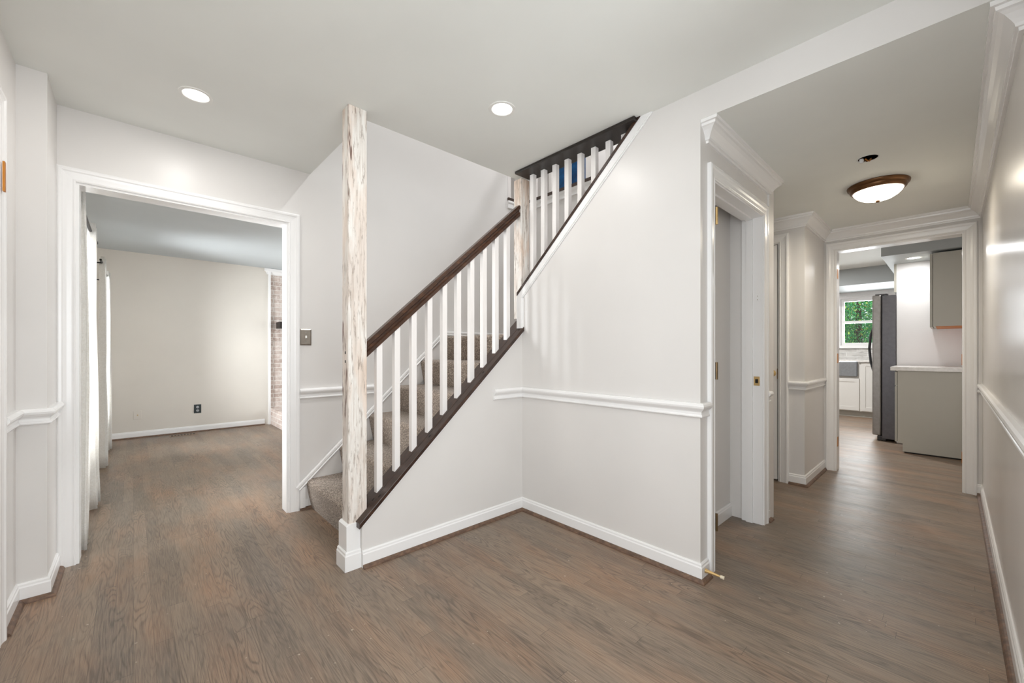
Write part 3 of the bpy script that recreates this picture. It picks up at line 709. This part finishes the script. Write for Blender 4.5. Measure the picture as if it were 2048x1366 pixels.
ot = thing('wall_outlet', (.667, 7.29, .326), 'black duplex outlet plate with pale sockets on the far living room wall', 'outlet')
finish('plate', boxes((.627, .709, 7.283, 7.29, .265, .387)), 'black_plastic', ot, bevel=.002)
for z in (.302, .350):
    bm = BM(); lathe(bm, [(.018, 7.283), (.018, 7.2815), (.0001, 7.2813)], (.668, 0, z), axis='y', seg=20); finish('socket', bm, 'steel_bright', ot)
oc = thing('wall_jack', (.04, 7.29, .30), 'small white cable jack plate on the living room wall near the curtains', 'wall plate')
finish('plate', boxes((.0, .08, 7.284, 7.29, .245, .36)), 'living_wall', oc, bevel=.002)
bm = BM(); lathe(bm, [(.007, 7.284), (.007, 7.276), (.0001, 7.275)], (.04, 0, .303), axis='y', seg=12); finish('connector', bm, 'brass', oc)
fv = thing('floor_vent', (.5, 7.12, 0), 'slotted wooden floor register set into the boards by the far wall', 'vent')
finish('frame', boxes((.35, .65, 7.07, 7.17, .0005, .006)), 'vent_brown', fv, bevel=.001)
bm = BM()
for i in range(8): box(bm, .37+i*.033, .392+i*.033, 7.09, 7.15, .0055, .0068)
finish('slot', bm, 'gap_dark', fv)

# ------------------------------------------------------------------ kitchen
def cab_panel(bm, fn, a0, a1, z0, z1, t=.02, rail=.06, rec=.008):
    """shaker door: fn(u,z,depth) corners handled by caller-space boxes"""
    for b in ((a0, a0+rail, z0, z1, 0, t), (a1-rail, a1, z0, z1, 0, t), (a0+rail, a1-rail, z0, z0+rail, 0, t), (a0+rail, a1-rail, z1-rail, z1, 0, t), (a0+rail-.002, a1-rail+.002, z0+rail-.002, z1-rail+.002, rec*0+.0, t-rec)):
        box(bm, *fn(*b))
    return bm
# peninsula-side base cabinet
bc = thing('base_cabinet', (6.68, .1, 0), 'grey base cabinet with plain end panel under the white countertop', 'cabinet')
bm = BM(); prism(bm, [(-.248, .015), (.384, .015), (.384, .105), (.425, .105), (.425, .921), (-.248, .921)], YZ, 6.36, 6.995); finish('body', bm, 'cabinet_grey', bc)
finish('toe_board', boxes((6.362, 6.99, -.248, .37, 0, .015)), 'gap_dark', bc)
fy = lambda a0, a1, z0, z1, t0, t1: (a0, a1, .429+t0, .429+t1, z0, z1)
bm = cab_panel(BM(), fy, 6.372, 6.985, .115, .74); dr = finish('door', bm, 'cabinet_grey', bc)
finish('handle', tube(BM(), [(6.42, .449, .58), (6.42, .474, .59), (6.42, .474, .69), (6.42, .449, .70)], .005, 8), 'nickel', dr)
dr = finish('drawer', boxes((6.372, 6.985, .429, .449, .752, .908)), 'cabinet_grey', bc)
finish('handle', tube(BM(), [(6.60, .449, .83), (6.61, .474, .83), (6.72, .474, .83), (6.73, .449, .83)], .005, 8), 'nickel', dr)
ct = finish('countertop', boxes((6.335, 6.978, -.248, .485, .9225, .966)), 'quartz', None, bevel=.004); setorigin(ct, (6.66, .1, .9225)); tag(ct, 'white stone countertop on the grey end-panel cabinet', 'countertop')
uc = thing('wall_cabinet', (6.66, -.05, 1.405), 'grey wall cabinet with plain side panel hung above the grey base cabinet', 'cabinet')
finish('body', boxes((6.36, 6.995, -.248, .146, 1.412, 2.206)), 'cabinet_grey', uc)
finish('raw_edge', boxes((6.361, 6.99, -.246, .125, 1.405, 1.4119)), 'raw_wood_edge', uc)
fy2 = lambda a0, a1, z0, z1, t0, t1: (a0, a1, .150+t0, .150+t1, z0, z1)
bm = cab_panel(BM(), fy2, 6.365, 6.985, 1.405, 2.2); dr = finish('door', bm, 'cabinet_grey', uc)
finish('handle', tube(BM(), [(6.39, .170, 1.43), (6.39, .192, 1.455), (6.39, .203, 1.50), (6.39, .192, 1.545), (6.39, .170, 1.57)], .006, 8), 'handle_dark', dr)
oc2 = thing('over_fridge_cabinet', (7.4, .2, 1.9), 'grey cabinet fixed above the refrigerator, only its side edge showing', 'cabinet')
finish('body', boxes((7.062, 7.85, -.248, .5, 1.88, 2.228)), 'cabinet_grey', oc2)
finish('filler_panel', boxes((6.99, 7.06, .4785, .5, 1.88, 2.228)), 'cabinet_grey', oc2)

fr = thing('refrigerator', (7.4, .3, 0), 'tall dark stainless steel refrigerator seen from its side', 'refrigerator')
finish('body', boxes((6.985, 7.86, .482, .612, .03, 1.85), (7.065, 7.86, -.2, .482, .03, 1.85)), 'steel_dark', fr, bevel=.004)
for (a, b) in ((6.982, 7.420), (7.425, 7.862)):
    dd = finish('door', boxes((a, b, .622, .706, .07, 1.86)), 'steel_edge', fr, bevel=.012)
finish('door_gasket', boxes((6.99, 7.855, .6125, .6215, .08, 1.85)), 'gap_dark', fr)
for hx in (7.385, 7.46): finish('handle', tube(BM(), [(hx, .706, .84), (hx, .735, .87), (hx, .765, 1.0), (hx, .780, 1.18), (hx, .765, 1.36), (hx, .738, 1.46), (hx, .706, 1.50)], .011, 12), 'handle_dark', fr, smooth=True)
finish('hinge_cover', boxes((7.0, 7.1, .56, .68, 1.86, 1.875)), 'steel_dark', fr, bevel=.005)
finish('kick_grille', boxes((6.995, 7.85, .57, .66, .001, .065)), 'handle_dark', fr, bevel=.01)

sc = thing('sink_cabinet', (9.5, 1.3, 0), 'white shaker sink cabinet under the kitchen window', 'cabinet')
finish('body', boxes((9.22, 9.79, .3, 3.0, .10, .955)), 'cabinet_white', sc)
finish('toe_kick', boxes((9.28, 9.79, .3, 3.0, 0, .10)), 'cabinet_grey', sc)
fx = lambda a0, a1, z0, z1, t0, t1: (9.219-t1, 9.219-t0, a0, a1, z0, z1)
for (a, b, z0, z1) in ((1.10, 1.54, .115, .67), (1.56, 2.0, .115, .67), (.66, 1.075, .115, .945)):
    bm = cab_panel(BM(), fx, a, b, z0, z1); dd = finish('door', bm, 'cabinet_white', sc)
    if b < 1.1: finish('handle', tube(BM(), [(9.199, 1.03, .90), (9.17, 1.025, .885), (9.17, .96, .885), (9.199, .955, .90)], .005, 8), 'nickel', dd)
sk = thing('farmhouse_sink', (9.4, 1.55, .68), 'stainless steel apron sink set into the window countertop', 'sink')
finish('apron', boxes((9.17, 9.218, 1.12, 1.98, .70, .968)), 'steel_bright', sk, bevel=.01)
ck = finish('countertop', boxes((9.17, 9.795, .3, 1.115, .9555, .99), (9.17, 9.795, 1.985, 3.0, .9555, .99), (9.6, 9.795, 1.115, 1.985, .9555, .99), (9.219, 9.6, 1.115, 1.985, .9555, .972)), 'quartz', None); setorigin(ck, (9.5, 1.3, .9555)); tag(ck, 'white countertop running below the kitchen window', 'countertop')
bs = finish('tile_backsplash', boxes((9.785, 9.799, .3, 3.5, .992, 1.195)), 'tile', None); setorigin(bs, (9.79, 1.5, 1.0)); tag(bs, 'veined grey tile backsplash between window sill and countertop', 'backsplash')

# ------------------------------------------------------------------ outside the kitchen window
def tree(x, y, h, r, label, seed, n=2600):
    rr = random.Random(seed); t = thing('leafy_tree', (x, y, -.5), label, 'tree')
    finish('trunk', tube(BM(), [(x, y, -.5), (x+.05, y+.03, h*.4), (x-.05, y, h*.75)], [.12, .09, .04], 10), 'bark', t)
    lumps = [(Vector((x+rr.uniform(-.6, .6)*r, y+rr.uniform(-1, 1)*r, rr.uniform(.1, 1)*h)), rr.uniform(.35, .6)*r) for _ in range(34)]
    V, F = [], []
    for i in range(n):
        c, lr = rr.choice(lumps)
        d = Vector((rr.gauss(0, 1), rr.gauss(0, 1), rr.gauss(0, 1))).normalized(); p = c+d*lr*rr.uniform(.7, 1.05)
        a = Vector((rr.gauss(0, 1), rr.gauss(0, 1), rr.gauss(0, 1))).normalized(); b = d.cross(a).normalized(); a = (b.cross(d)+d*rr.uniform(-.4, .4)).normalized()
        s = rr.uniform(.014, .03)*(r/1.3)
        k = len(V); V += [p-a*s, p+b*s*.55, p+a*s, p-b*s*.55]; F.append((k, k+1, k+2, k+3))
    me = bpy.data.meshes.new('foliage'); me.from_pydata(V, [], F); me.materials.append(M['leaves'])
    o = bpy.data.objects.new('foliage', me); COL.objects.link(o); o.parent = t; o.matrix_parent_inverse = Matrix.Translation(-Vector(t.location))
tree(13.4, 1.6, 3.4, 1.3, 'bright green leafy tree filling the view through the kitchen window', 5, 100000)
tree(17.5, 2.6, 5, 2.4, 'green tree further back outside the kitchen window', 6, 60000)
g = finish('lawn', boxes((10, 30, -10, 14, -.7, -.51)), 'leaves', None); tag(g, 'grass outside the kitchen window', 'lawn'); g['kind'] = 'stuff'
